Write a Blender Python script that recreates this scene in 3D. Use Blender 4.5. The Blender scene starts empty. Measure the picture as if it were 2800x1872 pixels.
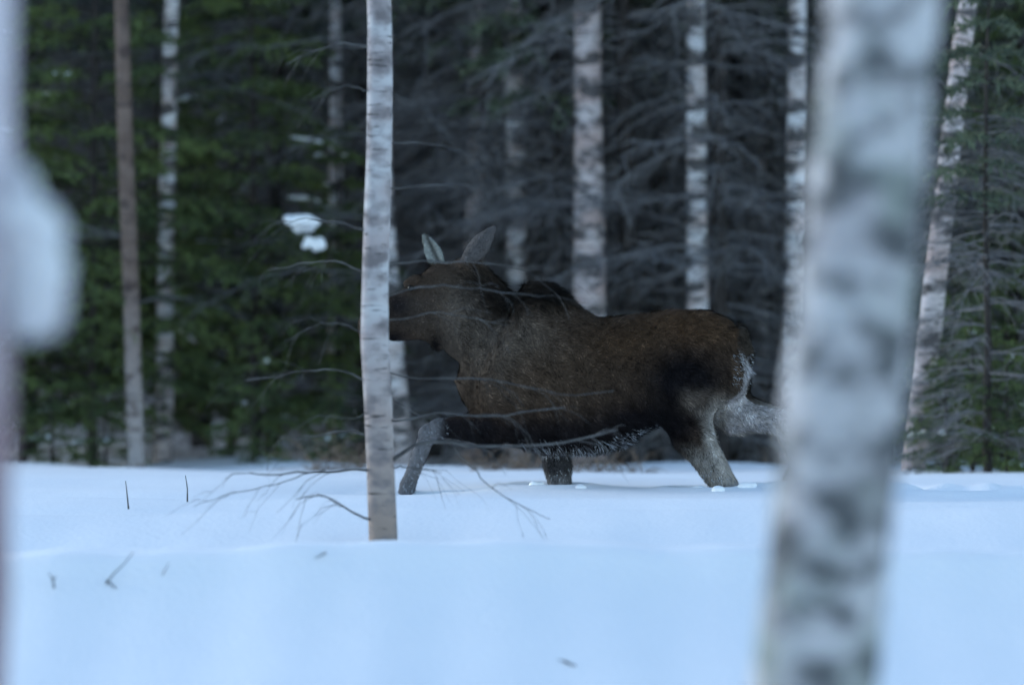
import bpy, math, random
import numpy as np
from mathutils import Vector

R = math.radians
rng = np.random.default_rng(11)
random.seed(11)
scene = bpy.context.scene
COL = scene.collection

# ------------------------------------------------------------------ camera
CAM_H = 1.3                      # metres above the snow by the moose
F_PX, W_PX, H_PX, HORIZON = 12350.0, 2800.0, 1872.0, 795.0
cam_d = bpy.data.cameras.new('camera')
cam = bpy.data.objects.new('camera', cam_d); COL.objects.link(cam)
cam_d.sensor_width = 23.6
cam_d.lens = F_PX / W_PX * 23.6
cam.location = (0, 0, CAM_H)
cam.rotation_euler = (R(90) - math.atan((H_PX/2 - HORIZON) / F_PX), 0, 0)
cam_d.clip_start, cam_d.clip_end = 0.5, 6000
cam_d.dof.use_dof = True
cam_d.dof.focus_distance = 28.6
cam_d.dof.aperture_fstop = 0.8
scene.camera = cam

# ------------------------------------------------------------------ sky, sun, exposure
SUN_EL, SUN_AZ = 15.0, -60.0      # elevation; azimuth from +y, negative = left of view
world = bpy.data.worlds.new('World'); scene.world = world; world.use_nodes = True
wn, wl = world.node_tree.nodes, world.node_tree.links
wn.clear()
sky = wn.new('ShaderNodeTexSky'); sky.sky_type = 'NISHITA'; sky.sun_disc = False
sky.sun_elevation = R(SUN_EL); sky.sun_rotation = R(SUN_AZ)
sky.air_density = 1.0; sky.dust_density = 0.0; sky.ozone_density = 1.5
bg = wn.new('ShaderNodeBackground'); bg.inputs['Strength'].default_value = 0.09
wo = wn.new('ShaderNodeOutputWorld')
wl.new(sky.outputs[0], bg.inputs['Color']); wl.new(bg.outputs[0], wo.inputs['Surface'])
sun_d = bpy.data.lights.new('sun', 'SUN'); sun = bpy.data.objects.new('sun', sun_d); COL.objects.link(sun)
sun_d.energy = 0.55; sun_d.angle = R(25); sun_d.color = (1.0, 0.97, 0.93)
sd = Vector((math.sin(R(SUN_AZ))*math.cos(R(SUN_EL)), math.cos(R(SUN_AZ))*math.cos(R(SUN_EL)), math.sin(R(SUN_EL))))
sun.rotation_euler = sd.to_track_quat('Z', 'Y').to_euler()
sun.location = (-20, 0, 30)
scene.view_settings.view_transform = 'Standard'
scene.view_settings.look = 'None'
scene.view_settings.exposure = 2.1
scene.view_settings.gamma = 1.0
scene.cycles.use_denoising = True
scene.cycles.max_bounces = 4
scene.cycles.diffuse_bounces = 2
scene.cycles.adaptive_threshold = 0.02

# ------------------------------------------------------------------ helpers
def at(px, py, D):
    """the place that stands at distance D where the photograph shows (px, py)"""
    return np.array([(px - W_PX/2) / F_PX * D, D, CAM_H + (HORIZON - py) / F_PX * D])

class MB:
    def __init__(s): s.v = []; s.f = []; s.n = 0; s.c = []
    def add(s, v, f, col=None):
        v = np.asarray(v, float)
        s.v.append(v); s.f.extend([tuple(int(i) + s.n for i in q) for q in f]); s.n += len(v)
        if col is not None: s.c.append(np.broadcast_to(np.asarray(col, float), (len(v), 3)))
    def tris(s, T, col=None):            # T (n,3,3)
        n = len(T)
        if n == 0: return
        s.v.append(T.reshape(-1, 3)); idx = (np.arange(n*3) + s.n).reshape(-1, 3)
        s.f.extend(map(tuple, idx.tolist())); s.n += n*3
        if col is not None:
            s.c.append(np.repeat(np.asarray(col, float), 3, axis=0) if np.ndim(col) == 2 else np.broadcast_to(np.asarray(col, float), (n*3, 3)))
    def tube(s, P, rad, sides=6, cap=True):
        P = np.asarray(P, float); n = len(P); rad = np.broadcast_to(np.asarray(rad, float), (n,))
        T = np.gradient(P, axis=0); T /= np.linalg.norm(T, axis=1)[:, None] + 1e-9
        ref = np.array([0., 0., 1.]) if abs(T[0][2]) < .8 else np.array([1., 0., 0.])
        A = np.cross(T, ref); A /= np.linalg.norm(A, axis=1)[:, None] + 1e-9
        B = np.cross(T, A)
        a = np.arange(sides) * 2 * math.pi / sides
        V = P[:, None] + rad[:, None, None] * (np.cos(a)[None, :, None]*A[:, None] + np.sin(a)[None, :, None]*B[:, None])
        F = []
        for i in range(n-1):
            for j in range(sides):
                k = (j+1) % sides
                F.append((i*sides+j, i*sides+k, (i+1)*sides+k, (i+1)*sides+j))
        if cap:
            F.append(tuple(range(sides))); F.append(tuple((n-1)*sides + j for j in range(sides))[::-1])
        s.add(V.reshape(-1, 3), F)
    def mesh(s, name, smooth=True):
        m = bpy.data.meshes.new(name)
        m.from_pydata(np.concatenate(s.v).tolist() if s.v else [], [], s.f)
        if s.c:
            a = m.color_attributes.new('coat', 'FLOAT_COLOR', 'POINT')
            c = np.concatenate(s.c); c = np.hstack([c, np.ones((len(c), 1))])
            a.data.foreach_set('color', c.astype(np.float32).ravel())
        m.polygons.foreach_set('use_smooth', np.full(len(m.polygons), smooth))
        m.update()
        return m

def tag(o, label=None, cat=None, group=None, kind=None):
    if label: o['label'] = label
    if cat: o['category'] = cat
    if group: o['group'] = group
    if kind: o['kind'] = kind
    return o
def obj(name, mesh, mat=None, parent=None):
    o = bpy.data.objects.new(name, mesh); COL.objects.link(o)
    if mat is not None and mesh is not None and not mesh.materials: mesh.materials.append(mat)
    if parent is not None: o.parent = parent
    return o
def thing(name, label, cat, loc, group=None, rz=0.0, sc=1.0):
    o = bpy.data.objects.new(name, None); COL.objects.link(o)
    o.location = tuple(float(q) for q in loc); o.rotation_euler = (0, 0, rz); o.scale = (sc, sc, sc)
    o.empty_display_size = .2
    return tag(o, label, cat, group)

# ------------------------------------------------------------------ materials
def mat(name):
    m = bpy.data.materials.new(name); m.use_nodes = True
    nt = m.node_tree; b = nt.nodes['Principled BSDF']
    b.inputs['Roughness'].default_value = .85
    b.inputs['Specular IOR Level'].default_value = .2
    return m, nt, b
def nd(nt, t, **kw):
    n = nt.nodes.new(t)
    for k, v in kw.items():
        if k.startswith('i_'): n.inputs[int(k[2:]) if k[2:].isdigit() else k[2:]].default_value = v
        else: setattr(n, k, v)
    return n
def coords(nt, scale):
    tc = nd(nt, 'ShaderNodeTexCoord'); mp = nd(nt, 'ShaderNodeMapping')
    mp.inputs['Scale'].default_value = scale
    nt.links.new(tc.outputs['Object'], mp.inputs['Vector'])
    return mp.outputs[0]
def noise(nt, vec, scale=1.0, detail=3.0, rough=.5):
    n = nd(nt, 'ShaderNodeTexNoise'); n.inputs['Scale'].default_value = scale
    n.inputs['Detail'].default_value = detail; n.inputs['Roughness'].default_value = rough
    if vec is not None: nt.links.new(vec, n.inputs['Vector'])
    return n.outputs['Fac']
def ramp(nt, fac, stops):
    r = nd(nt, 'ShaderNodeValToRGB'); e = r.color_ramp.elements
    while len(e) < len(stops): e.new(.5)
    for q, (p, c) in zip(e, stops):
        q.position = p; q.color = (*c, 1) if np.ndim(c) else (c, c, c, 1)
    nt.links.new(fac, r.inputs[0])
    return r.outputs[0]
def mix(nt, fac, a, b):
    n = nd(nt, 'ShaderNodeMix', data_type='RGBA')
    if isinstance(fac, float): n.inputs[0].default_value = fac
    else: nt.links.new(fac, n.inputs[0])
    for s, v in ((6, a), (7, b)):
        if isinstance(v, tuple): n.inputs[s].default_value = (*v, 1)
        else: nt.links.new(v, n.inputs[s])
    return n.outputs[2]
def bump(nt, b, h, strength=.4, dist=.02):
    n = nd(nt, 'ShaderNodeBump'); n.inputs['Strength'].default_value = strength; n.inputs['Distance'].default_value = dist
    nt.links.new(h, n.inputs['Height']); nt.links.new(n.outputs[0], b.inputs['Normal'])

def birch_bark(name, white, tan, patch, blot_scale=(3.5, 3.5, 6.0), blot=(.50, .60), lent=(.60, .67), tan_h=(.2, 1.4), lichen=None, foot=None):
    m, nt, b = mat(name)
    fine = noise(nt, coords(nt, (7, 7, 55)), 1.0, 2.0)
    big = noise(nt, coords(nt, blot_scale), 1.0, 3.0, .55)
    tint = noise(nt, coords(nt, (2.2, 2.2, 5)), 1.0, 2.0)
    base = mix(nt, ramp(nt, tint, [(.38, 0.0), (.62, 1.0)]), white, tan)
    # the foot of a birch is tan, rough bark
    tc = nd(nt, 'ShaderNodeTexCoord'); sx = nd(nt, 'ShaderNodeSeparateXYZ'); nt.links.new(tc.outputs['Object'], sx.inputs[0])
    mr = nd(nt, 'ShaderNodeMapRange'); mr.inputs[1].default_value = tan_h[1]; mr.inputs[2].default_value = tan_h[0]
    nt.links.new(sx.outputs[2], mr.inputs[0])
    base = mix(nt, mr.outputs[0], base, foot or tan)
    if lichen:
        ln = noise(nt, coords(nt, (6, 6, 4.5)), 1.0, 3.0)
        base = mix(nt, ramp(nt, ln, [(.50, 0.0), (.66, 1.0)]), base, lichen)
    col = mix(nt, ramp(nt, big, [(blot[0], 0.0), (blot[1], 1.0)]), base, patch)
    col = mix(nt, ramp(nt, fine, [(lent[0], 0.0), (lent[1], 1.0)]), col, (.05, .045, .045))
    nt.links.new(col, b.inputs['Base Color'])
    bump(nt, b, big, .5, .02)
    return m
def plain_bark(name, c1, c2, scale=(9, 9, 4)):
    m, nt, b = mat(name)
    n = noise(nt, coords(nt, scale), 2.0, 4.0, .6)
    nt.links.new(ramp(nt, n, [(.35, c1), (.65, c2)]), b.inputs['Base Color'])
    bump(nt, b, n, .6, .02)
    return m
def needles(name, c1, c2):
    m, nt, b = mat(name)
    n = noise(nt, coords(nt, (1.4, 1.4, 2.2)), 1.0, 2.0)
    nt.links.new(ramp(nt, n, [(.35, c1), (.65, c2)]), b.inputs['Base Color'])
    b.inputs['Roughness'].default_value = .7
    return m

def snow_mat():
    m, nt, b = mat('snow')
    n = noise(nt, coords(nt, (1.3, .7, 1)), 1.0, 4.0, .55)
    n2 = noise(nt, coords(nt, (30, 30, 30)), 1.0, 2.0)
    nt.links.new(ramp(nt, n, [(.3, (.83, .85, .87)), (.7, (.88, .89, .90))]), b.inputs['Base Color'])
    b.inputs['Roughness'].default_value = .6
    n3 = noise(nt, coords(nt, (7, 4, 7)), 1.0, 4.0, .65)
    ad = nd(nt, 'ShaderNodeMath', operation='ADD'); nt.links.new(n2, ad.inputs[0]); nt.links.new(n3, ad.inputs[1])
    bump(nt, b, ad.outputs[0], .22, .02)
    return m
M_SNOW = snow_mat()
M_BIRCH_MID = birch_bark('birch_bark_thin', (.44, .44, .455), (.33, .285, .285), (.16, .145, .15), (6, 6, 10), (.45, .66), (.63, .74), (.1, 1.2), None, (.27, .215, .185))
M_BIRCH_BIG = birch_bark('birch_bark_old', (.46, .46, .475), (.37, .355, .37), (.085, .09, .095), (6.5, 6.5, 10), (.46, .60), (.68, .78), (-3, -2), (.22, .25, .23))
M_BIRCH_FAR = birch_bark('birch_bark_forest', (.64, .64, .66), (.48, .40, .38), (.085, .08, .08), (3.5, 3.5, 9), (.49, .58), (.57, .66), (.1, .8))
M_BIRCH_PINK = birch_bark('birch_bark_pink', (.56, .50, .50), (.44, .34, .32), (.10, .09, .09), (3.5, 3.5, 8), (.48, .58), (.57, .66), (.1, .8))
M_BIRCH_EDGE = birch_bark('birch_bark_mauve', (.55, .51, .56), (.42, .37, .41), (.2, .16, .18), (5, 5, 5), (.62, .75), (.68, .75), (1.7, 2.4), None, (.15, .06, .07))
M_PINE = birch_bark('pine_bark', (.17, .125, .105), (.12, .085, .07), (.07, .05, .045), (6, 6, 9), (.52, .66), (.62, .72), (.3, 1.9), None, (.34, .30, .285))
M_SPRUCE = plain_bark('spruce_bark', (.022, .019, .018), (.05, .043, .04))
M_DEAD = plain_bark('dead_twig', (.105, .103, .107), (.23, .222, .225), (3, 3, 3))
M_TWIG = plain_bark('birch_twig', (.05, .048, .048), (.12, .12, .12), (4, 4, 4))
M_NEEDLE = needles('spruce_needles', (.050, .074, .032), (.125, .165, .052))
M_NEEDLE2 = needles('dark_needles', (.06, .078, .055), (.115, .14, .085))

# ------------------------------------------------------------------ ground
_cx = np.array([-1400, 0, 400, 800, 1040, 1300, 1700, 2200, 2800, 4200]) ; _cy = np.array([1532, 1525, 1512, 1493, 1483, 1485, 1492, 1503, 1518, 1530])
CREST_D = 22.8
_crx = (_cx - 1400) / F_PX * CREST_D; _crz = CAM_H - (_cy - HORIZON) * CREST_D / F_PX
def sstep(a, b, x):
    t = np.clip((x - a) / (b - a), 0, 1); return t*t*(3 - 2*t)
FEET = [(.24, 30.0, .17, .05), (1.30, 29.7, .17, .05), (-.70, 30.0, .15, .03), (2.1, 29.4, .2, .08), (2.9, 29.2, .2, .08), (3.9, 28.8, .22, .09), (1.75, 29.9, .2, .07), (2.5, 29.6, .2, .07), (3.4, 29.3, .2, .08)]
def ground_z(x, y):
    x = np.asarray(x, float); y = np.asarray(y, float)
    cz = np.interp(x, _crx, _crz) + .007*np.sin(5.1*x+.6) + .005*np.sin(11.3*x+2)
    z = cz * np.exp(-((y - CREST_D) / 3.0)**2)
    e = np.clip(22.75 + .12*np.sin(x*.9) - y, 0, None)
    z = z - .10*(1 - np.exp(-e/.3)) - .38*(2.3*(1 - np.exp(-e/2.3)))   # the bank falls away towards the viewer
    z = z + .03 * np.sin(x*.8 + .4*y) * np.exp(-((y-18)/3.)**2)
    z = z - .13 * np.exp(-((y - 24.7) / .85)**2)              # hollow behind the bank
    z = z + .030 * np.exp(-((y - 26.3 - .05*x) / .35)**2)     # wind ridges
    z = z - .040 * np.exp(-((y - 26.95 - .05*x) / .4)**2)
    z = z + .022 * np.exp(-((y - 27.9 + .06*x) / .3)**2) * (x < 30)
    z = z - .030 * np.exp(-((y - 28.4 + .06*x) / .35)**2)
    z = z - .085 * np.exp(-((y - 29.9) / .55)**2) * np.exp(-((x + .72) / .45)**2)   # trodden by the forefoot
    z = z - .032*np.clip(y - 31.2, 0, 16)
    z = z + .05 * np.sin(x*1.9 + y*.7) * sstep(36, 44, y) + .06*np.sin(x*.7 - y*.9) * sstep(40, 48, y)
    z = z + 0.03 * np.clip(y - 52, 0, 300)
    for (fx, fy, fr, fd) in FEET:
        q = ((x-fx)/fr)**2 + ((y-fy)/(fr*1.2))**2
        z = z - fd*np.exp(-q) + .45*fd*np.exp(-(np.sqrt(q)-1.7)**2/.25)
    z = z + .012*np.sin(x*2.3+y*1.1)*np.cos(y*2.1-x*.7)
    return z
def gz(x, y): return float(ground_z(x, y))
def ground_hit(px, py):
    D = np.linspace(13, 45, 3200); x = (px - W_PX/2)/F_PX*D; zr = CAM_H + (HORIZON-py)/F_PX*D
    i = int(np.argmax(zr <= ground_z(x, D))); return float(D[i])

def build_ground():
    xs = np.unique(np.concatenate([np.linspace(-9, 9, 241), np.linspace(-40, 40, 81), -np.geomspace(41, 4000, 14), np.geomspace(41, 4000, 14)]))
    ys = np.unique(np.concatenate([np.linspace(10, 40, 421), np.linspace(-30, 10, 21), np.linspace(40, 130, 91), np.geomspace(131, 5000, 16), -np.geomspace(31, 3000, 10)]))
    X, Y = np.meshgrid(xs, ys); Z = ground_z(X, Y)
    V = np.stack([X, Y, Z], -1).reshape(-1, 3); nx = len(xs)
    i, j = np.meshgrid(np.arange(nx-1), np.arange(len(ys)-1)); a = (j*nx + i).ravel()
    F = np.stack([a, a+1, a+1+nx, a+nx], 1)
    m = bpy.data.meshes.new('snow_ground'); m.from_pydata(V.tolist(), [], F.tolist())
    m.polygons.foreach_set('use_smooth', np.ones(len(m.polygons), bool)); m.update()
    tag(obj('snow_ground', m, M_SNOW), kind='structure')
build_ground()

# ------------------------------------------------------------------ tree parts
def wob(n, amp, step=.6):
    w = np.cumsum(rng.normal(0, 1, (n, 2)), axis=0) * amp
    return w - w[0]
def branch_path(p0, az, length, rise, droop, n=7, wiggle=.02):
    t = np.linspace(0, 1, n)
    d = np.array([math.cos(az), math.sin(az), 0])
    P = p0 + np.outer(t*length, d)
    P[:, 2] += rise*length*t - droop*length*t*t
    P[1:] += np.cumsum(rng.normal(0, wiggle*length/n*2, (n-1, 3)), axis=0)
    return P
def twigs(mb, P, count, lmin, lmax, rad, spread=.9, tdroop=.25, sides=3, sub=0):
    n = len(P)
    for q in range(count):
        f = rng.uniform(.15, 1.0)*(n-1); i = min(int(f), n-2); p = P[i] + (P[i+1]-P[i])*(f-i)
        d = P[i+1]-P[i]; d /= np.linalg.norm(d)
        side = np.array([-d[1], d[0], 0]) * (1 if q % 2 else -1)
        d2 = d*rng.uniform(.4, 1) + side*spread*rng.uniform(.3, 1) + np.array([0, 0, rng.normal(0, .25)])
        d2 /= np.linalg.norm(d2); L = rng.uniform(lmin, lmax)
        t = np.linspace(0, 1, 4)
        Q = p + np.outer(t*L, d2); Q[:, 2] -= tdroop*L*t*t; Q[1:] += rng.normal(0, .03*L, (3, 3))
        mb.tube(Q, np.linspace(rad, rad*.35, 4), sides, cap=False)
        if sub: twigs(mb, Q, sub, L*.3, L*.6, rad*.6, spread, tdroop, sides, 0)
def sprigs(P, per_m, length, width, spread=.9):
    """flat little needle blades along a shoot"""
    seg = np.linalg.norm(np.diff(P, axis=0), axis=1); tot = seg.sum(); n = max(3, int(per_m*tot))
    f = rng.uniform(0, 1, n)*(len(P)-1); i = np.minimum(f.astype(int), len(P)-2); fr = (f-i)[:, None]
    base = P[i]*(1-fr) + P[i+1]*fr
    d = P[i+1]-P[i]; d /= np.linalg.norm(d, axis=1)[:, None]+1e-9
    r = rng.normal(0, 1, (n, 3)); r[:, 2] -= .15; r -= (r*d).sum(1)[:, None]*d; r /= np.linalg.norm(r, axis=1)[:, None]+1e-9
    dirn = d*rng.uniform(.4, 1., (n, 1)) + r*spread; dirn /= np.linalg.norm(dirn, axis=1)[:, None]
    L = length*rng.uniform(.6, 1.3, (n, 1)); w = np.cross(dirn, rng.normal(0, 1, (n, 3))); w /= np.linalg.norm(w, axis=1)[:, None]+1e-9
    return np.stack([base - w*width*.5, base + w*width*.5, base + dirn*L], 1)
def fir_branch(needle_mb, wood_mb, p0, az, L, rise, droop, per_m=110, nl=.055, nw=.012, shoots=8, snow_mb=None, snow_p=0.):
    P = branch_path(p0, az, L, rise, droop, 7, .05)
    wood_mb.tube(P, np.linspace(.006+.008*L, .003, 7), 3, cap=False)
    needle_mb.tris(sprigs(P[2:], per_m, nl, nw))
    d = np.array([math.cos(az), math.sin(az), 0]); s = np.array([-d[1], d[0], 0])
    for k in range(shoots):
        t = .22 + .75*k/shoots + rng.uniform(-.03, .03); i = min(int(t*6), 5); p = P[i] + (P[i+1]-P[i])*(t*6-i)
        l2 = L*.45*(1-t*.65)*rng.uniform(.7, 1.2); sg = 1 if k % 2 else -1
        dd = d*rng.uniform(.5, .9) + s*sg*.75; dd /= np.linalg.norm(dd)
        tt = np.linspace(0, 1, 4); Q = p + np.outer(tt*l2, dd); Q[:, 2] -= (.30*tt*tt)*l2
        Q[1:] += rng.normal(0, .04*l2, (3, 3))
        needle_mb.tris(sprigs(Q, per_m, nl, nw))
    if snow_mb is not None and rng.random() < snow_p:
        a = rng.uniform(.15, .5); b_ = a + rng.uniform(.25, .5)
        tt = np.linspace(a, min(b_, .97), 6)*6; ii = np.minimum(tt.astype(int), 5)
        Q = P[ii] + (P[ii+1]-P[ii])*(tt-ii)[:, None] + np.array([0, 0, .018])
        w = .017*np.sin(np.linspace(.25, math.pi-.2, 6))*rng.uniform(.6, 1.4)
        Q[:, 2] -= .012; snow_mb.tube(Q, w+.003, 7)

def spruce_meshes(tag_, h, base, maxL, whorl, nb, per_m, nl, nw, shoots, snow=0., dead=None, r0=.09, rise=.12, droop=.45):
    tr, ne, sn, de = MB(), MB(), MB(), MB()
    n = 12; zz = np.linspace(-.35, h, n); w = wob(n, .012*h/6)
    P = np.column_stack([w[:, 0], w[:, 1], zz]); tr.tube(P, r0*(1 - .93*np.clip(zz, 0, h)/h), 9)
    def axis(z): return np.array([np.interp(z, zz, P[:, 0]), np.interp(z, zz, P[:, 1]), z])
    z = base
    while z < h*.985:
        L = maxL*min(1., (1.02 - z/h)*1.35)*rng.uniform(.8, 1.1) + .06
        a0 = rng.uniform(0, 6.28)
        for k in range(nb):
            if rng.random() < .1: continue
            fir_branch(ne, tr, axis(z + rng.uniform(-.06, .06)), a0 + k*6.283/nb + rng.uniform(-.35, .35), L*rng.uniform(.65, 1.12),
                       rise + .25*(z/h), droop*rng.uniform(.7, 1.25), per_m, nl, nw, shoots, sn, snow)
        z += whorl*rng.uniform(.8, 1.2)
    if dead:
        z0, z1, cnt, dl = dead
        for k in range(cnt):
            zb = rng.uniform(z0, z1); L = dl*rng.uniform(.55, 1.15)
            Q = branch_path(axis(zb), rng.uniform(0, 6.28), L, rng.uniform(-.05, .22), rng.uniform(.1, .4), 7, .06)
            de.tube(Q, np.linspace(.015, .004, 7), 4, cap=False)
            twigs(de, Q, 13, .2, .6, .006, sub=1)
    out = {'trunk': (tr.mesh(tag_ + '_trunk'), M_SPRUCE), 'crown': (ne.mesh(tag_ + '_crown', False), M_NEEDLE if snow else M_NEEDLE2)}
    if sn.n: out['snow'] = (sn.mesh(tag_ + '_snow'), M_SNOW)
    if de.n: out['dead_branches'] = (de.mesh(tag_ + '_dead'), M_DEAD)
    return out
def plant(parts, name, label, cat, x, y, group, rz=None, sc=1.0):
    t = thing(name, label, cat, (x, y, gz(x, y) - .01), group, rng.uniform(0, 6.28) if rz is None else rz, sc)
    for k, (me, mt) in parts.items():
        o = obj(k, me, mt, t)
        if k in ('snow', 'dead_branches', 'crown'): o['kind'] = 'stuff'
    return t

# tall forest spruces: dead, bare lower limbs, live crown above
TALL = [spruce_meshes('tall%d' % i, h, b, 1.9, .42, 6, 26, .16, .05, 7, dead=(.25, b + 1.2, 95, 1.5), r0=r) for i, (h, b, r) in
        enumerate([(9.5, 4.6, .085), (8.5, 4.0, .07), (10.5, 5.2, .10)])]
# spruces green down to the snow
YOUNG = [spruce_meshes('young%d' % i, h, .48, L, .24, 6, 85, .065, .016, 8, snow=.06, r0=.045, rise=.22, droop=.42) for i, (h, L) in
         enumerate([(4.6, 1.15), (3.4, .95), (6.0, 1.4)])]
SEED = [spruce_meshes('seedling%d' % i, h, .08, L, .12, 5, 95, .055, .013, 6, snow=.06, r0=.02, rise=.25, droop=.45) for i, (h, L) in
        enumerate([(.95, .42), (1.35, .5)])]

# ------------------------------------------------------------------ birches of the forest edge
FK = 1.30
def birch_tree(pts, D, dia, label, group, bark, name='birch_tree', h_top=9.0, branches=34, blen=1.3, tw=12, extra=None):
    """pts: where the trunk's middle runs in the photograph, foot first"""
    if D > 33 and D != 38.0: D *= FK; dia *= FK; blen *= FK; h_top *= 1.15
    W = np.array([at(px, py, D) for px, py in pts])
    x0, y0 = W[0][0], D; z0 = gz(x0, y0)
    loc = np.array([x0, y0, z0])
    d = W[-1]-W[0]; d /= np.linalg.norm(d)
    top = W[-1] + (W[-1]-W[-2])/np.linalg.norm(W[-1]-W[-2])*max(0.5, (h_top - W[-1][2]))
    W = np.vstack([[W[0][0] - d[0]*.3, D, z0 - .3], W, top])
    L = np.concatenate([[0], np.cumsum(np.linalg.norm(np.diff(W, axis=0), axis=1))])
    n = 26; s = np.linspace(0, L[-1], n)
    P = np.column_stack([np.interp(s, L, W[:, k]) for k in range(3)])
    for _ in range(2): P[1:-1] = (P[:-2] + 2*P[1:-1] + P[2:]) / 4
    P[:, 0] += rng.normal(0, .003, n); P[:, 1] += rng.normal(0, .02, n)
    rr = dia/2*(1.06 - .80*np.clip((P[:, 2]-z0)/(h_top), 0, 1)**1.3)*rng.uniform(.97, 1.03, n)
    t = thing(name, label, 'birch tree', loc, group)
    mb = MB(); mb.tube(P - loc, rr, 14); obj('trunk', mb.mesh('birch_trunk'), bark, t)
    br = MB()
    for k in range(branches):
        f = rng.uniform(.06, .97); q = P[int(f*(n-1))]
        l = blen*rng.uniform(.5, 1.2)
        Q = branch_path(q - loc, rng.uniform(0, 6.28), l, rng.uniform(.0, .5), rng.uniform(.1, .5), 8, .06)
        br.tube(Q, np.linspace(.014, .004, 8), 4, cap=False)
        twigs(br, Q, tw, .2, .6, .0055, sub=2)
    if br.n:
        o = obj('branches', br.mesh('birch_branches'), M_TWIG, t); o['kind'] = 'stuff'
    return t, P, loc

G_EDGE = 'birches at the forest edge'
birch_tree([(448, 1180), (455, 600), (470, 0)], 34.9, .14, 'pale birch trunk among green spruces, beside the pink pine trunk', G_EDGE, M_BIRCH_FAR)
birch_tree([(915, 1150), (920, 500), (918, 0)], 36.5, .12, 'faint slim birch trunk close behind the thin foreground birch', G_EDGE, M_BIRCH_FAR)
birch_tree([(1095, 1268), (1062, 900), (1038, 500), (1040, 0)], 34, .2, 'leaning pale birch hidden behind the thin foreground birch', G_EDGE, M_BIRCH_FAR)
birch_tree([(1295, 1200), (1300, 500), (1312, 0)], 35.4, .16, 'dim birch trunk rising above the moose ears', G_EDGE, M_BIRCH_PINK)
birch_tree([(1415, 1190), (1412, 500), (1402, 0)], 34.8, .17, 'dim bluish birch trunk above the moose shoulder hump', G_EDGE, M_BIRCH_FAR)
birch_tree([(1612, 1240), (1612, 600), (1605, 0)], 34.0, .25, 'broad pinkish birch trunk rising behind the moose back', G_EDGE, M_BIRCH_PINK)
birch_tree([(1690, 1180), (1690, 600), (1690, 0)], 36.8, .12, 'slim birch behind the broad pinkish birch', G_EDGE, M_BIRCH_FAR)
birch_tree([(1908, 1255), (1905, 600), (1902, 0)], 33.9, .17, 'bright bluish birch trunk rising behind the moose rump', G_EDGE, M_BIRCH_FAR)
birch_tree([(1968, 1160), (1965, 600), (1960, 0)], 35.1, .13, 'warm toned birch trunk just beside the bright bluish birch', G_EDGE, M_BIRCH_PINK)
birch_tree([(2092, 1150), (2092, 600), (2094, 0)], 36.0, .12, 'slender birch between two bright trunks behind the moose', G_EDGE, M_BIRCH_FAR)
birch_tree([(2170, 1255), (2175, 600), (2180, 0)], 33.9, .17, 'bright birch trunk just behind the big blurred birch', G_EDGE, M_BIRCH_FAR)
birch_tree([(2496, 1312), (2530, 1000), (2570, 640), (2625, 180), (2648, 0)], 38.0, .20, 'pale leaning birch standing behind the big blurred birch', G_EDGE, M_BIRCH_PINK)
# pine with the pinkish stem
def pine():
    W = [(372, 1272), (366, 1000), (355, 700), (342, 400), (334, 0)]
    t, P, loc = birch_tree(W, 33.4, .12, 'straight pinkish pine trunk standing among snow dusted spruces', None, M_PINE, 'pine_tree', 13, 10, .9, 8)
    t['category'] = 'pine tree'
    ne, wo_ = MB(), MB()
    for k in range(60):
        q = P[-1]*rng.uniform(.0, .4) ; f = rng.uniform(.45, 1); q = P[int(f*(len(P)-1))]
        fir_branch(ne, wo_, q - loc, rng.uniform(0, 6.28), rng.uniform(.7, 1.9), .35, .3, 30, .16, .04, 7)
    o = obj('crown', ne.mesh('pine_crown', False), M_NEEDLE, t); o['kind'] = 'stuff'
    obj('limbs', wo_.mesh('pine_limbs'), M_PINE, t)['kind'] = 'stuff'
pine()

# ------------------------------------------------------------------ forest of spruces
G_YOUNG, G_TALL, G_SEED = 'snow dusted spruces left of the moose', 'tall forest spruces with bare lower limbs', 'small spruces at the foot of the forest'
YL = 'green spruce with snow dabs, branches down to the snow, left of the thin birch'
YLAB = {60: 'green spruce right behind the pale hanging limb of the mauve birch', 265: 'dense green spruce just behind the pinkish pine trunk', 700: 'tall green spruce under the two white snow lumps', 925: 'green spruce touching the thin white birch from behind', 430: 'green spruce around the pale birch stem right of the pine'}
for px, D, k, sc in [(60, 35.2, 0, 1.0), (265, 34.6, 2, 1.0), (430, 36.0, 0, 1.0), (700, 35.2, 2, .95), (925, 35.4, 1, .9), (620, 38.5, 2, 1.1), (-120, 35.0, 2, 1.0), (-330, 34.2, 0, 1.0), (-600, 35.5, 2, 1.0), (-850, 34.5, 1, 1.0)]:
    D *= FK; sc *= 1.22; x = (px-1400)/F_PX*D
    plant(YOUNG[k], 'young_spruce', YLAB.get(px, YL), 'spruce tree', x, D, G_YOUNG, sc=sc)
RL = 'green spruce with snow dabs standing right of the big blurred birch'
for px, D, k, sc in [(2830, 35.5, 2, 1.05), (3100, 34.0, 0, 1.), (3400, 35.5, 2, 1.), (2740, 40, 0, 1.2)]:
    D *= FK; sc *= 1.22
    plant(YOUNG[k], 'young_spruce', RL, 'spruce tree', (px-1400)/F_PX*D, D, 'snow dusted spruces right of the moose', sc=sc)
SLs = 'small green spruce poking out of the snow right of the leaning birch'
for px, D, k, sc in [(2585, 32.4, 0, 1.), (2660, 32.9, 1, 1.), (2755, 31.6, 1, .85), (2610, 34.0, 1, 1.1), (2850, 32.5, 0, 1.)]:
    D *= 1.14; sc *= 1.1
    plant(SEED[k], 'spruce_seedling', SLs, 'small spruce', (px-1400)/F_PX*D, D, G_SEED, sc=sc)
SLl = 'small green spruce poking out of the snow in front of the spruces on the left'
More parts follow.
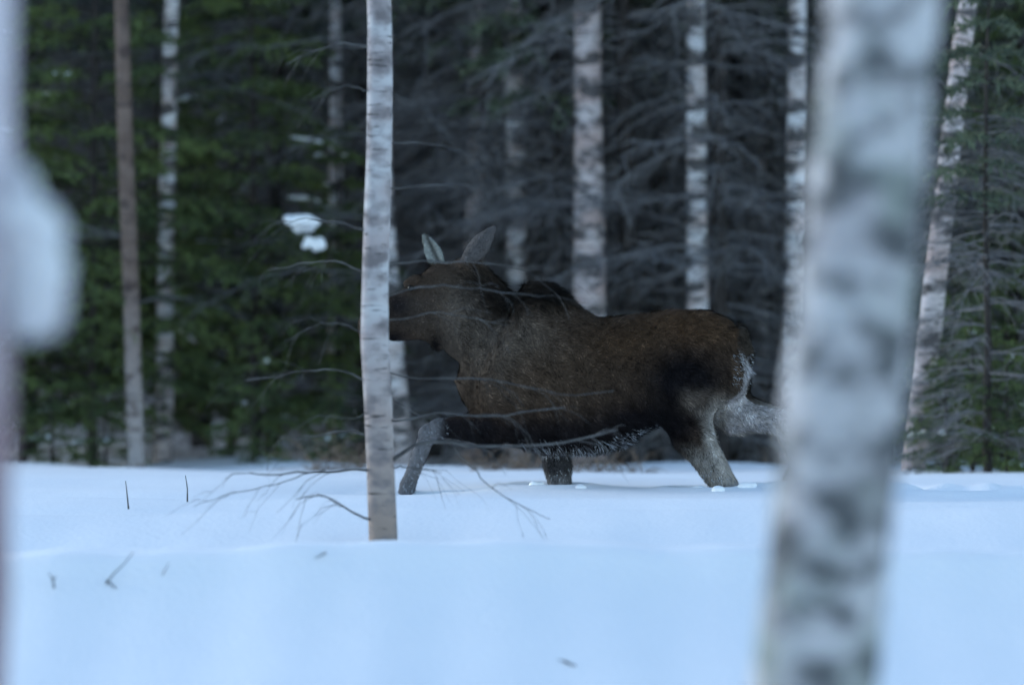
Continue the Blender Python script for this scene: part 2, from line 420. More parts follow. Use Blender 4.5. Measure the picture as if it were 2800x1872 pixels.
for px, D, k, sc in [(140, 33.6, 0, .7), (285, 33.5, 0, .7), (690, 33.7, 1, .8), (905, 33.8, 0, .7)]:
    D *= FK; sc *= 1.25
    plant(SEED[k], 'spruce_seedling', SLl, 'small spruce', (px-1400)/F_PX*D, D, G_SEED, sc=sc)

TL = 'tall dark spruce with bare dead lower limbs in the forest behind the moose'
spots = []
fixed = [(1190, 38.0), (1350, 35.4), (1715, 34.3), (1975, 33.9), (1530, 34.6), (2010, 36.2), (2125, 35.4), (1480, 35.2), (1545, 39), (1790, 35.2), (1850, 38.5), (2040, 37.), (2250, 36.5), (2420, 35.0), (2770, 36.), (2560, 38.), (1000, 38.), (1340, 38.5), (740, 38), (90, 38)]
for px, D in fixed: spots.append(((px-1400)/F_PX*D*FK, D*FK))
tries = 0
while len(spots) < 92 and tries < 20000:
    tries += 1
    y = 48 + 26*rng.random(); hw = y*.114 + 4; x = rng.uniform(-hw, hw)
    if all((x-a)**2 + (y-b)**2 > 1.3**2 for a, b in spots): spots.append((x, y))
FLAB = {1: 'dark bare limbed spruce just above the moose shoulder hump', 2: 'dark bare limbed spruce between the broad pinkish birch and the slim one', 3: 'dark bare limbed spruce beside the warm toned birch behind the moose rump',
        5: 'dark bare limbed spruce between the slender birch and the big blurred birch', 4: 'dark bare limbed spruce between the dim bluish birch and the broad pinkish birch'}
for i, (x, y) in enumerate(spots):
    plant(TALL[i % 3], 'forest_spruce', FLAB.get(i, TL), 'spruce tree', x, y, G_TALL, sc=rng.uniform(1.0, 1.35)*(.9 if y < 47 else 1))

plant(TALL[1], 'forest_spruce', 'slim dark spruce stem with bare limbs among the small spruces right of the leaning birch', 'spruce tree', (2705-1400)/F_PX*36, 36, None, sc=.55)
# the wood beyond, where no tree can be told from another
def far_wood():
    ne, tr = MB(), MB()
    for k in range(270):
        y = rng.uniform(76, 112); x = rng.uniform(-28, 26); z0 = gz(x, y); h = rng.uniform(8, 14)
        tr.tube(np.array([[x, y, z0-.3], [x, y, z0+h*.5], [x, y, z0+h]]), [.16, .1, .01], 6)
        n = 900
        t = rng.random(n)**.8; zz = z0 + .2 + t*(h-.2); L = (2.3*(1-t)+.15)*np.sqrt(rng.random(n)); a = rng.uniform(0, 6.28, n)
        c = np.column_stack([x + L*np.cos(a), y + L*np.sin(a), zz - .25*L])
        e1 = np.column_stack([np.cos(a), np.sin(a), np.full(n, -.4)])*rng.uniform(.25, .6, (n, 1)); e2 = np.column_stack([-np.sin(a), np.cos(a), rng.normal(0, .3, n)])*rng.uniform(.08, .2, (n, 1))
        ne.tris(np.stack([c-e2, c+e2, c+e1], 1))
    t = tag(obj('far_wood', ne.mesh('far_wood', False), M_NEEDLE2), 'dark distant spruce wood filling the gaps between the trees', 'forest', kind='stuff')
    o = obj('trunks', tr.mesh('far_wood_trunks'), M_SPRUCE, t); o['kind'] = 'stuff'
far_wood()
# ------------------------------------------------------------------ moose
def surface_nets(vol, org, h):
    neg = vol < 0
    nx, ny, nz = vol.shape
    c = np.zeros((nx-1, ny-1, nz-1), int)
    offs = [(i, j, k) for i in (0, 1) for j in (0, 1) for k in (0, 1)]
    sl = lambda o: (slice(o[0], nx-1+o[0]), slice(o[1], ny-1+o[1]), slice(o[2], nz-1+o[2]))
    for o in offs: c += neg[sl(o)]
    act = (c > 0) & (c < 8)
    acc = np.zeros((*act.shape, 3)); cnt = np.zeros(act.shape)
    for a in offs:
        for ax in range(3):
            if a[ax]: continue
            b = list(a); b[ax] = 1; b = tuple(b)
            va, vb = vol[sl(a)], vol[sl(b)]
            cr = (va < 0) != (vb < 0)
            t = np.where(cr, va/np.where(va == vb, 1, va-vb), 0)
            p = np.stack([np.full(t.shape, float(a[0])), np.full(t.shape, float(a[1])), np.full(t.shape, float(a[2]))], -1)
            p[..., ax] += t
            acc += p*cr[..., None]; cnt += cr
    I = np.argwhere(act); V = acc[act]/cnt[act][:, None] + I
    ids = np.full(act.shape, -1); ids[act] = np.arange(len(I))
    F = []
    for ax in range(3):
        u, v = (ax+1) % 3, (ax+2) % 3
        s0 = [slice(1, -1)]*3; s0[ax] = slice(0, -1); s1 = list(s0); s1[ax] = slice(1, None)
        A, B = neg[tuple(s0)], neg[tuple(s1)]
        E = np.argwhere(A != B); 
        if not len(E): continue
        flip = A[tuple(E.T)]
        E = E.copy(); E[:, u] += 1; E[:, v] += 1
        def g(du, dv):
            q = E.copy(); q[:, u] -= du; q[:, v] -= dv
            return ids[tuple(q.T)]
        Q = np.stack([g(1, 1), g(0, 1), g(0, 0), g(1, 0)], 1)
        Q[~flip] = Q[~flip][:, ::-1]
        F.append(Q)
    return V*h + org, np.concatenate(F)

TH = R(17); CT, ST = math.cos(TH), math.sin(TH)
CU = 788.0
def bp(cx, cy, t=0.0):
    """profile point -> body frame (s rearwards, t towards the near side, z up)"""
    u = (cx - 1100)/CU
    return np.array([(u + t*ST)/CT, t, (1396 - cy)/CU])
ORG = at(1050 + 1100/1.912, 600 + 1396/1.912, 30.0)

def smin(a, b, k):
    h = np.clip(.5 + .5*(b-a)/k, 0, 1)
    return b + (a-b)*h - k*h*(1-h)
def build_moose():
    h = .0135
    lo = np.array([-1.72, -.62, -.62]); hi = np.array([1.55, .62, 1.85])
    ax = [np.arange(lo[i], hi[i]+h, h) for i in range(3)]
    S, T, Z = np.meshgrid(*ax, indexing='ij')
    S = S.astype(np.float32); T = T.astype(np.float32); Z = Z.astype(np.float32)
    # --- trunk of the body as a loft of ovals
    st = np.array([(372, 845, 850, .03), (400, 790, 900, .10), (440, 690, 985, .16), (500, 585, 1075, .205), (600, 500, 1140, .25), (690, 408, 1180, .275), (740, 336, 1195, .28), (800, 318, 1206, .285), (880, 332, 1216, .29),
                   (950, 378, 1222, .295), (1020, 446, 1225, .30), (1110, 508, 1220, .31), (1250, 502, 1180, .315), (1400, 482, 1092, .30), (1550, 467, 1045, .285), (1680, 474, 1000, .27),
                   (1770, 520, 965, .24), (1840, 610, 930, .19), (1880, 700, 880, .11), (1895, 780, 800, .03)], float)
    ss = (st[:, 0]-1100)/CU/CT
    d_s = np.linspace(ss[0], ss[-1], 240)
    def sm(y):
        v = np.interp(d_s, ss, y); k = np.hanning(9); k /= k.sum()
        return np.convolve(np.pad(v, 4, mode='edge'), k, 'valid')
    top = sm((1396-st[:, 1])/CU); bot = sm((1396-st[:, 2])/CU); hw = sm(st[:, 3])
    s1 = ax[0]
    c_ = np.interp(s1, d_s, (top+bot)/2); hh = np.maximum(np.interp(s1, d_s, (top-bot)/2), .004); hw_ = np.maximum(np.interp(s1, d_s, hw), .004)
    outside = np.maximum(d_s[0]-s1, s1-d_s[-1]).clip(0)
    z0 = (Z - c_[:, None, None].astype(np.float32))/hh[:, None, None].astype(np.float32)
    wfac = (1 - .22*np.clip(z0, -1, 1) - .10*np.clip(z0, -1, 1)**2)      # narrower along the back
    q = np.sqrt(z0**2 + (T/(hw_[:, None, None]*wfac).astype(np.float32))**2)
    dist = (q-1)*np.minimum(hh, hw_*1.0)[:, None, None] + outside[:, None, None]
    dist = dist.astype(np.float32)
    def cone(a, ra, b, rb, flat=1.0):
        a, b = np.asarray(a), np.asarray(b); ba = b-a; L = ba@ba
        # flat < 1 squeezes sideways
        w0, w1, w2 = S-a[0], (T-a[1])/flat, Z-a[2]
        bb = np.array([ba[0], ba[1]/flat, ba[2]]); L = bb@bb
        t = np.clip((w0*bb[0] + w1*bb[1] + w2*bb[2])/L, 0, 1)
        d = np.sqrt((w0-t*bb[0])**2 + (w1-t*bb[1])**2 + (w2-t*bb[2])**2)
        return (d - (ra + (rb-ra)*t))*min(1, flat*1.15)
    def U(d, k): 
        nonlocal dist
        dist = smin(dist, d.astype(np.float32), k)
    # neck, mane and head
    U(cone(bp(650, 660), .29, bp(480, 535), .27, .68), .08)
    U(cone(bp(480, 535), .27, bp(390, 420), .20, .66), .06)
    U(cone(bp(625, 440), .09, bp(470, 290), .10, .7), .04)                # mane ridge
    U(cone(bp(415, 312), .145, bp(300, 362), .16, .8), .05)              # skull
    U(cone(bp(300, 385), .165, bp(60, 480), .118, .72), .06)              # cheek to nose
    U(cone(bp(60, 490), .112, bp(-70, 560), .098, .8), .05)               # long muzzle
    U(cone(bp(-70, 560), .098, bp(-88, 602), .07, .85), .04)              # overhanging lip
    U(cone(bp(235, 560), .09, bp(40, 600), .05, .7), .05)                 # lower jaw
    U(cone(bp(262, 610), .055, bp(266, 665), .03, .6), .05)               # bell under the throat
    U(cone(bp(160, 318, .10), .045, bp(120, 335, .09), .035), .03)        # brow over the near eye
    U(cone(bp(170, 318, -.10), .045, bp(130, 335, -.09), .035), .03)
    # shoulder and thigh
    U(cone(bp(780, 520, .15), .15, bp(620, 900, .20), .17), .05)
    U(cone(bp(760, 560, -.14), .17, bp(700, 930, -.17), .17), .10)
    U(cone(bp(1630, 690, .13), .17, bp(1550, 900, .18), .215), .11)
    U(cone(bp(1700, 660, -.13), .20, bp(1730, 880, -.17), .17), .10)
    # near foreleg: forearm thrown forward, cannon down into the snow
    U(cone(bp(640, 1000, .17), .15, bp(540, 1085, .17), .105), .08)
    U(cone(bp(540, 1085, .17), .105, bp(285, 1092, .15), .062), .06)
    U(cone(bp(285, 1092, .15), .064, bp(225, 1125, .15), .060), .03)
    U(cone(bp(225, 1125, .15), .056, bp(118, 1400, .13), .048), .03)
    U(cone(bp(118, 1400, .13), .050, bp(95, 1500, .12), .058), .03)
    U(cone(bp(95, 1500, .12), .062, bp(60, 1580, .12), .065), .03)
    # far foreleg under the body
    U(cone(bp(770, 980, -.16), .15, bp(880, 1150, -.16), .095), .08)
    U(cone(bp(880, 1150, -.16), .10, bp(910, 1300, -.15), .092), .04)
    U(cone(bp(910, 1300, -.15), .09, bp(950, 1600, -.15), .055), .03)
    U(cone(bp(960, 1600, -.15), .06, bp(960, 1760, -.15), .068), .03)
    # near hind leg, stretched out behind
    U(cone(bp(1545, 930, .17), .20, bp(1600, 1110, .15), .135), .08)
    U(cone(bp(1600, 1110, .15), .128, bp(1775, 1390, .12), .082), .05)
    U(cone(bp(1775, 1390, .12), .082, bp(1800, 1440, .12), .075), .03)
    U(cone(bp(1800, 1440, .12), .062, bp(1815, 1720, .12), .052), .03)
    U(cone(bp(1815, 1720, .12), .062, bp(1780, 1790, .12), .068), .03)
    # far hind leg, lifted
    U(cone(bp(1730, 880, -.17), .17, bp(1840, 1010, -.15), .135), .08)
    U(cone(bp(1840, 1010, -.15), .135, bp(2070, 1050, -.12), .085), .05)
    U(cone(bp(2070, 1050, -.12), .082, bp(2160, 1260, -.12), .052), .03)
    U(cone(bp(2160, 1260, -.12), .055, bp(2120, 1370, -.12), .066), .03)
    U(cone(bp(1775, 590, -.10), .09, bp(1862, 700, -.13), .075), .05)     # far buttock
    U(cone(bp(1862, 700, -.13), .07, bp(1875, 850, -.14), .05), .04)
    # short tail
    U(cone(bp(1850, 600), .06, bp(1893, 690), .035), .04)
    # ears: cupped leaves
    def ear(base, tip, wid, open_dir, tside):
        nonlocal dist
        b, t_ = np.asarray(base), np.asarray(tip); a = t_-b; L = np.linalg.norm(a); a = a/L
        o = np.asarray(open_dir, float); o -= (o@a)*a; o /= np.linalg.norm(o); w = np.cross(a, o)
        X0, X1, X2 = S-b[0], T-b[1], Z-b[2]
        l = (X0*a[0]+X1*a[1]+X2*a[2])/L; e = X0*w[0]+X1*w[1]+X2*w[2]; n = X0*o[0]+X1*o[1]+X2*o[2]
        lc = np.clip(l, 0, 1)
        half = wid*np.clip(np.clip(np.sin(np.clip(lc*.86+.14, 0, 1)*math.pi), 1e-4, 1)**.75, .03, 1)*(1-.25*lc)
        back = -.55*half*(1-(e/half)**2)                       # cupped
        d = np.maximum(np.abs(n - back*.9) - .014, np.abs(e)-half)
        d = np.maximum(d, np.maximum(-l*L - .05, (l-1)*L))
        dist = smin(dist, d.astype(np.float32), .018)
    ear(bp(285, 245, -.07), bp(196, 66, -.10), .070, (-.2, 1, .0), -1)
    ear(bp(428, 228, .07), bp(586, 30, .06), .088, (.45, -1, .1), 1)
    V, F = surface_nets(dist, lo, h)
    # light smoothing
    nb_sum = np.zeros_like(V); nb_c = np.zeros(len(V))
    for _ in range(2):
        nb_sum[:] = 0; nb_c[:] = 0
        for a, b in ((0, 1), (1, 2), (2, 3), (3, 0)):
            np.add.at(nb_sum, F[:, a], V[F[:, b]]); np.add.at(nb_c, F[:, a], 1)
        V = V*.5 + .5*nb_sum/nb_c[:, None]
    return V, F

def sm01(a, b, x):
    t = np.clip((x-a)/(b-a), 0, 1); return t*t*(3-2*t)
def coat(P):
    """colour of the hair at body points (s,t,z)"""
    cx = 1100 + (P[:, 0]*CT - P[:, 1]*ST)*CU; cy = 1396 - P[:, 2]*CU; t = P[:, 1]
    n = len(P)
    br = np.array([.060, .041, .029]); gr = np.array([.128, .106, .088]); blk = np.array([.008, .007, .008]); rus = np.array([.118, .066, .034])
    pale = np.array([.36, .33, .30]); mane = np.array([.030, .024, .019]); face = np.array([.055, .045, .038])
    C = np.tile(br, (n, 1))
    def lay(col, w):
        nonlocal C
        C = C*(1-w[:, None]) + np.asarray(col)*w[:, None]
    bl = lambda x, y, rx, ry: np.exp(-(((cx-x)/rx)**2 + ((cy-y)/ry)**2))
    lay(gr, np.clip(1.0*bl(640, 660, 270, 200), 0, 1))
    lay(gr*.9, .9*bl(400, 480, 140, 170))
    lay((.090, .060, .040), .8*bl(820, 800, 260, 170))
    lay(rus, .95*bl(1600, 560, 260, 110)); lay(rus*.75, .6*bl(1250, 640, 260, 130))
    lay(mane*.7, np.clip(1.3*bl(610, 430, 120, 110), 0, 1)); lay(mane, np.clip(bl(480, 300, 110, 70), 0, 1)); lay(mane*.7, np.clip(1.3*bl(890, 380, 170, 75), 0, 1))
    lay(face, .9*bl(130, 470, 140, 120)); lay(blk*1.6, .9*bl(60, 450, 70, 70)); lay(blk*1.3, bl(40, 620, 70, 40)); lay(blk, bl(258, 655, 30, 60))
    lay(blk*1.2, np.clip(1.3*bl(1560, 850, 210, 190), 0, 1)*(cx < 1790)); lay(blk*1.4, np.clip(1.2*bl(1330, 1050, 260, 100), 0, 1)); lay(blk*1.6, .9*bl(900, 1130, 460, 100)); lay(blk*1.5, .75*sm01(980, 1120, cy)*(cx > 480)*(cx < 1500))
    lay(blk*1.1, np.clip(1.3*bl(1470, 1060, 110, 130), 0, 1))
    C *= .72
    # legs
    fore = (cx < 700) & (t > 0)
    wb = fore*sm01(1000, 1060, cy)*sm01(640, 520, cx); lay(blk*1.1, wb)
    wp = fore*np.clip(sm01(330, 250, cx)*sm01(1010, 1050, cy), 0, 1); lay((.13, .13, .14), wp)
    ffore = (cx > 740) & (cx < 1060)*1 & (t < .06)
    lay((.040, .040, .044), ffore*sm01(1190, 1215, cy)); lay((.20, .20, .21), ffore*sm01(1290, 1420, cy)*.8)
    hind = (cx > 1490) & (t > -.02)
    edge = (cx - 1515) - .55*(cy - 860)
    lay((.10, .08, .065), hind*sm01(830, 960, cy)*sm01(-40, 60, cx-1515-.05*(cy-860))*sm01(1050, 900, cy)*.75)
    lay(pale*.40, hind*sm01(930, 1080, cy)*sm01(-30, 90, edge)); lay(pale*.62, hind*sm01(1130, 1260, cy)*sm01(-60, 60, cx-1540-.55*(cy-1150)))
    lay(pale*.95, hind*sm01(880, 1050, cy)*sm01(-30, 40, cx - (1690 - .15*(cy-900) + .7*np.clip(cy-1130, 0, 400)*.9)))
    fh = (cx > 1700) & (t < -.02)
    lay(pale*.7, fh*sm01(900, 1000, cy))
    lay((.33, .31, .31), (t > -.07)*(t < .08)*sm01(1765, 1795, cx)*sm01(650, 720, cy)*(cx > 1700))
    lay(mane*.6, (t < -.07)*sm01(1740, 1800, cx)*sm01(960, 900, cy)*(cx > 1700))
    lay(mane*1.2, (np.abs(t) < .07)*(cx > 1835)*sm01(760, 700, cy)*1.)
    # ears
    le = (cy < 232) & (cx < 330); re = (cy < 215) & (cx > 395) & (cx < 620)
    lay((.24, .255, .24), le*1.0*sm01(240, 200, cy)); lay((.04, .038, .036), le*np.exp(-((cx-(262-.45*(232-cy)+22))/13)**2)*.9); lay((.075, .07, .07), re*1.0)
    return C

def moose():
    V, F = build_moose()
    m = bpy.data.meshes.new('moose')
    def world(P): return np.column_stack([P[:, 0]*CT - P[:, 1]*ST, -P[:, 0]*ST - P[:, 1]*CT, P[:, 2]])
    loc = ORG + np.array([0, 0, 0])
    m.from_pydata(world(V).tolist(), [], F.tolist())
    C = coat(V); C *= rng.normal(1, .08, (len(C), 1)).clip(.7, 1.3)
    a = m.color_attributes.new('coat', 'FLOAT_COLOR', 'POINT')
    a.data.foreach_set('color', np.hstack([C, np.ones((len(C), 1))]).astype(np.float32).ravel())
    m.polygons.foreach_set('use_smooth', np.ones(len(m.polygons), bool)); m.update()
    mt, nt, b = mat('moose_hair')
    at_ = nd(nt, 'ShaderNodeAttribute'); at_.attribute_name = 'coat'
    nt.links.new(at_.outputs['Color'], b.inputs['Base Color'])
    b.inputs['Roughness'].default_value = .75; b.inputs['Specular IOR Level'].default_value = .04
    n = noise(nt, coords(nt, (40, 40, 25)), 1.0, 3.0); bump(nt, b, n, .35, .02)
    root = obj('moose', m, mt); root.location = tuple(loc)
    tag(root, 'dark brown moose with pale legs running through deep snow', 'moose')
    # hair
    fc = V[F].mean(1); e1 = V[F[:, 2]]-V[F[:, 0]]; e2 = V[F[:, 3]]-V[F[:, 1]]; N = np.cross(e1, e2); A = np.linalg.norm(N, axis=1); N /= A[:, None]+1e-12
    if (N*(fc - np.array([0, 0, .6]))).sum() < 0: N = -N
    cnt = 130000
    pick = rng.choice(len(F), cnt, p=A/A.sum()); w = rng.dirichlet(np.ones(4), cnt)
    B = (V[F[pick]]*w[..., None]).sum(1); NN = N[pick]
    cx = 1100 + (B[:, 0]*CT - B[:, 1]*ST)*CU; cy = 1396 - B[:, 2]*CU
    flow = np.column_stack([np.full(cnt, 1.0), np.zeros(cnt), np.full(cnt, -.75)])
    leg = sm01(1120, 1220, cy); flow[:, 0] *= (1-leg*.8); flow[:, 2] -= leg
    head = sm01(420, 330, cx); flow[:, 0] += .5*head; flow[:, 2] += .35*head
    earm = cy < 235; flow[earm] = np.array([.1, 0, 1.])
    flow += rng.normal(0, .24, (cnt, 3)); flow += .45*np.column_stack([np.sin(B@np.array([31., 17, 23])), np.sin(B@np.array([19., 29, 37])+1), np.sin(B@np.array([27., 35, 15])+2)]); flow -= (flow*NN).sum(1)[:, None]*NN; flow /= np.linalg.norm(flow, axis=1)[:, None]+1e-9
    D = flow + NN*rng.uniform(.18, .5, (cnt, 1)); D /= np.linalg.norm(D, axis=1)[:, None]
    L = .034*rng.uniform(.6, 1.35, cnt)
    L *= 1 + 1.6*np.exp(-(((cx-600)/170)**2 + ((cy-370)/90)**2)) + 1.2*np.exp(-(((cx-880)/150)**2+((cy-380)/60)**2)) + 1.5*np.exp(-(((cy-1190)/40)**2))*(cx > 480)*(cx < 1450) + 1.0*np.exp(-(((cx-258)/50)**2+((cy-640)/60)**2))
    L *= np.where(earm, .45, 1.0)*np.where((cx < 380) & (cy > 240), .6, 1)*np.where(leg > .5, .8, 1)
    side = np.cross(D, NN); side /= np.linalg.norm(side, axis=1)[:, None]+1e-9
    wd = .0060*rng.uniform(.7, 1.4, (cnt, 1))
    T = np.stack([B - side*wd*.5 - NN*.004, B + side*wd*.5 - NN*.004, B + D*L[:, None]], 1)
    clump = sum(np.sin(B@g_ + p_) for g_, p_ in zip(rng.normal(0, 1, (10, 3))*rng.uniform(25, 90, (10, 1)), rng.uniform(0, 6.28, 10)))/3.2
    hc = coat(B)*rng.lognormal(-.12, .40, (cnt, 1))*np.exp(.38*clump)[:, None]
    # snow caught in the belly hair and on the near legs
    fr = ((cx > 690) & (cx < 1440) & (cy < 1240) & (rng.random(cnt) < .34*sm01(0, 75, cy - np.where(cx < 1050, 1135, 1135 - .26*(cx-1050))))) | ((cy > 1290) & (rng.random(cnt) < .12)) | ((cx < 330) & (cy > 1040) & (rng.random(cnt) < .12))
    fr |= (cx > 1795) & (cy > 690) & (cy < 860) & (rng.random(cnt) < .15)
    hc[fr] = np.array([.62, .66, .72])*rng.uniform(.1, 1, (fr.sum(), 1))
    ok = B[:, 2] > -.12
    T = T[ok]; hc = hc[ok]
    mb = MB(); mb.tris(world(T.reshape(-1, 3)).reshape(-1, 3, 3), np.clip(hc, 0, .85))
    o = obj('hair', mb.mesh('moose_hair', False), mt, root); o['kind'] = 'stuff'
    # eye on the near side
    e = bp(136, 356, .118); mb = MB()
    th = np.linspace(0, math.pi, 8); P = []
    a_ = np.linspace(0, 2*math.pi, 12, endpoint=False); r_ = .022
    Vv = np.array([[r_*math.sin(i)*math.cos(j), r_*math.sin(i)*math.sin(j), r_*math.cos(i)] for i in th for j in a_]) + e
    Ff = [(i*12+j, i*12+(j+1) % 12, (i+1)*12+(j+1) % 12, (i+1)*12+j) for i in range(7) for j in range(12)]
    mb.add(world(Vv), Ff)
    me, ntt, be = mat('moose_eye'); be.inputs['Base Color'].default_value = (.01, .008, .006, 1); be.inputs['Roughness'].default_value = .1
    obj('eye', mb.mesh('moose_eye'), me, root)
moose()
# ------------------------------------------------------------------ thin birch in front of the moose
DISP = 2800/2345.0
def mid_birch():
    D = 25.0
    pts = [(1048, 1500), (1044, 1300), (1040, 1200), (1024, 1000), (1018, 850), (1022, 700), (1040, 500), (1044, 300), (1035, 0)]
    t, P, loc = birch_tree(pts, D, .155, 'thin white birch trunk standing between the snow bank and the moose head', None, M_BIRCH_MID, 'birch_tree', 8.5, 0)
    def twig_line(pl, r, dy, tw=5, tl=.35):
        Q = np.array([at(x*DISP, y*DISP, D) for x, y in pl])
        L = np.concatenate([[0], np.cumsum(np.linalg.norm(np.diff(Q, axis=0), axis=1))]); s = np.linspace(0, L[-1], 14)
        Q = np.column_stack([np.interp(s, L, Q[:, k]) for k in range(3)])
        Q[1:-1] = (Q[:-2] + 2*Q[1:-1] + Q[2:])/4
        Q[:, 1] += dy*np.linspace(0, 1, 14); Q[2:, 2] += np.cumsum(rng.normal(0, .005, 12)); Q[2:, 0] += rng.normal(0, .006, 12)
        mb = MB(); mb.tube(Q - loc, np.linspace(r*1.3, r*.5, 14), 5, cap=False)
        twigs(mb, (Q-loc)[3:], tw, tl*.4, tl, max(r*.35, .0016), spread=.45, tdroop=.5, sub=1)
        obj('branch', mb.mesh('birch_branch'), M_TWIG, t)
    for pl, r, dy in [
        ([(880, 604), (960, 600), (1060, 599), (1130, 606), (1210, 622)], .004, .5),
        ([(880, 680), (940, 661), (1010, 655), (1100, 657), (1140, 662), (1240, 674)], .0042, -.4),
        ([(875, 735), (960, 722), (1060, 728), (1160, 742)], .0025, .4),
        ([(880, 850), (930, 866), (1060, 852), (1150, 862), (1250, 885), (1320, 895), (1400, 882)], .0034, -.5),
        ([(870, 885), (915, 925), (960, 948), (1010, 950)], .004, .4),
        ([(875, 962), (920, 964), (955, 960), (985, 945), (1025, 941), (1080, 956), (1180, 950), (1290, 934)], .0055, -.3),
        ([(880, 1066), (915, 1045), (940, 1018), (975, 1003), (1020, 1006), (1080, 1020), (1180, 1019), (1300, 1013), (1410, 984)], .010, -.4),
        ([(1025, 1008), (1065, 1050), (1100, 1090), (1150, 1128), (1200, 1152), (1258, 1178)], .0035, -.3),
        ([(885, 1074), (920, 1070), (960, 1080), (1010, 1096)], .004, .3),
        ([(860, 1076), (800, 1073), (740, 1075), (690, 1081), (640, 1087), (580, 1080)], .007, -.4),
        ([(745, 1074), (690, 1086), (620, 1100), (530, 1112), (455, 1131)], .003, -.5),
        ([(862, 1192), (828, 1182), (790, 1154), (750, 1134), (690, 1135)], .006, -.4),
        ([(845, 880), (800, 850), (740, 846), (640, 872), (560, 880)], .0045, .3),
        ([(838, 768), (800, 742), (750, 736), (700, 752), (660, 778)], .003, -.3),
        ([(838, 625), (770, 600), (690, 596), (600, 610)], .004, .4),
        ([(840, 530), (770, 500), (700, 492), (640, 500)], .0045, -.3),
        ([(845, 440), (920, 436), (1000, 430), (1090, 436)], .004, .3),
        ([(850, 110), (780, 95), (720, 110), (650, 140)], .004, .2),
        ([(850, 210), (800, 196), (740, 210)], .003, -.2),
        ([(890, 330), (960, 320), (1040, 335), (1120, 360)], .0035, -.3),
        ([(850, 1000), (800, 985), (720, 1000), (640, 1010)], .0045, .3),
        ([(850, 940), (810, 955), (760, 948)], .0025, -.3)]:
        twig_line(pl, r, dy)
    mb = MB()                                    # crown of bare limbs above
    for k in range(46):
        q = P[int(rng.uniform(.42, .98)*(len(P)-1))]
        Q = branch_path(q - loc, rng.uniform(0, 6.28), rng.uniform(.6, 1.5), rng.uniform(.1, .7), rng.uniform(.2, .6), 8, .06)
        mb.tube(Q, np.linspace(.009, .002, 8), 4, cap=False); twigs(mb, Q, 8, .15, .5, .0025, sub=2)
    o = obj('crown', mb.mesh('birch_crown'), M_TWIG, t); o['kind'] = 'stuff'
mid_birch()

# ------------------------------------------------------------------ big birch close to the viewer
def thick_trunk(pts, D, dia, sides=40, n=110, bumpy=.03, h_top=9., seed=3):
    W = np.array([at(px, py, D) for px, py in pts]); x0 = W[0][0]; z0 = gz(x0, D); loc = np.array([x0, D, z0])
    d = W[-1]-W[-2]; d /= np.linalg.norm(d)
    W = np.vstack([[W[0][0], D, z0-.4], W, W[-1] + d*(h_top - W[-1][2])])
    L = np.concatenate([[0], np.cumsum(np.linalg.norm(np.diff(W, axis=0), axis=1))]); s = np.linspace(0, L[-1], n)
    P = np.column_stack([np.interp(s, L, W[:, k]) for k in range(3)])
    for _ in range(6): P[1:-1] = (P[:-2]+2*P[1:-1]+P[2:])/4
    g = np.random.default_rng(seed)
    a = np.arange(sides)*2*math.pi/sides
    rad = np.full((n, sides), dia/2)*(1.05 - .55*np.clip((P[:, 2]-z0)/h_top, 0, 1))[:, None]
    for _ in range(14):
        kz, ka, ph, ph2 = g.uniform(3, 26), g.integers(1, 5), g.uniform(0, 6.28), g.uniform(0, 6.28)
        rad *= 1 + bumpy*g.uniform(.2, 1)*.5*np.sin(kz*s[:, None]+ph)*np.cos(ka*a[None]+ph2)
    V = P[:, None] + rad[..., None]*np.stack([np.cos(a), np.sin(a), 0*a], -1)[None] - loc
    F = [(i*sides+j, i*sides+(j+1) % sides, (i+1)*sides+(j+1) % sides, (i+1)*sides+j) for i in range(n-1) for j in range(sides)]
    F.append(tuple(range(sides))[::-1]); F.append(tuple((n-1)*sides+j for j in range(sides)))
    mb = MB(); mb.add(V.reshape(-1, 3), F)
    return mb.mesh('thick_trunk'), P, loc
def bare_crown(t, P, loc, n, z_min, mat_=M_TWIG):
    mb = MB(); ok = [p for p in P if p[2] > z_min]
    for k in range(n):
        q = ok[int(rng.uniform(0, .98)*len(ok))]
        Q = branch_path(q - loc, rng.uniform(0, 6.28), rng.uniform(.9, 2.2), rng.uniform(.3, .9), rng.uniform(.2, .6), 8, .06)
        mb.tube(Q, np.linspace(.02, .003, 8), 4, cap=False); twigs(mb, Q, 8, .2, .7, .004, sub=2)
    o = obj('crown', mb.mesh('bare_crown'), mat_, t); o['kind'] = 'stuff'
m_, P_, l_ = thick_trunk([(2192, 2180), (2228, 1872), (2283, 1350), (2328, 900), (2374, 450), (2418, 0)], 12.0, .345, bumpy=.035)
t_ = thing('birch_tree', 'big blurred birch trunk with grey mottled bark, leaning in front of the moose hind leg', 'birch tree', l_)
obj('trunk', m_, M_BIRCH_BIG, t_); bare_crown(t_, P_, l_, 40, 3.4)

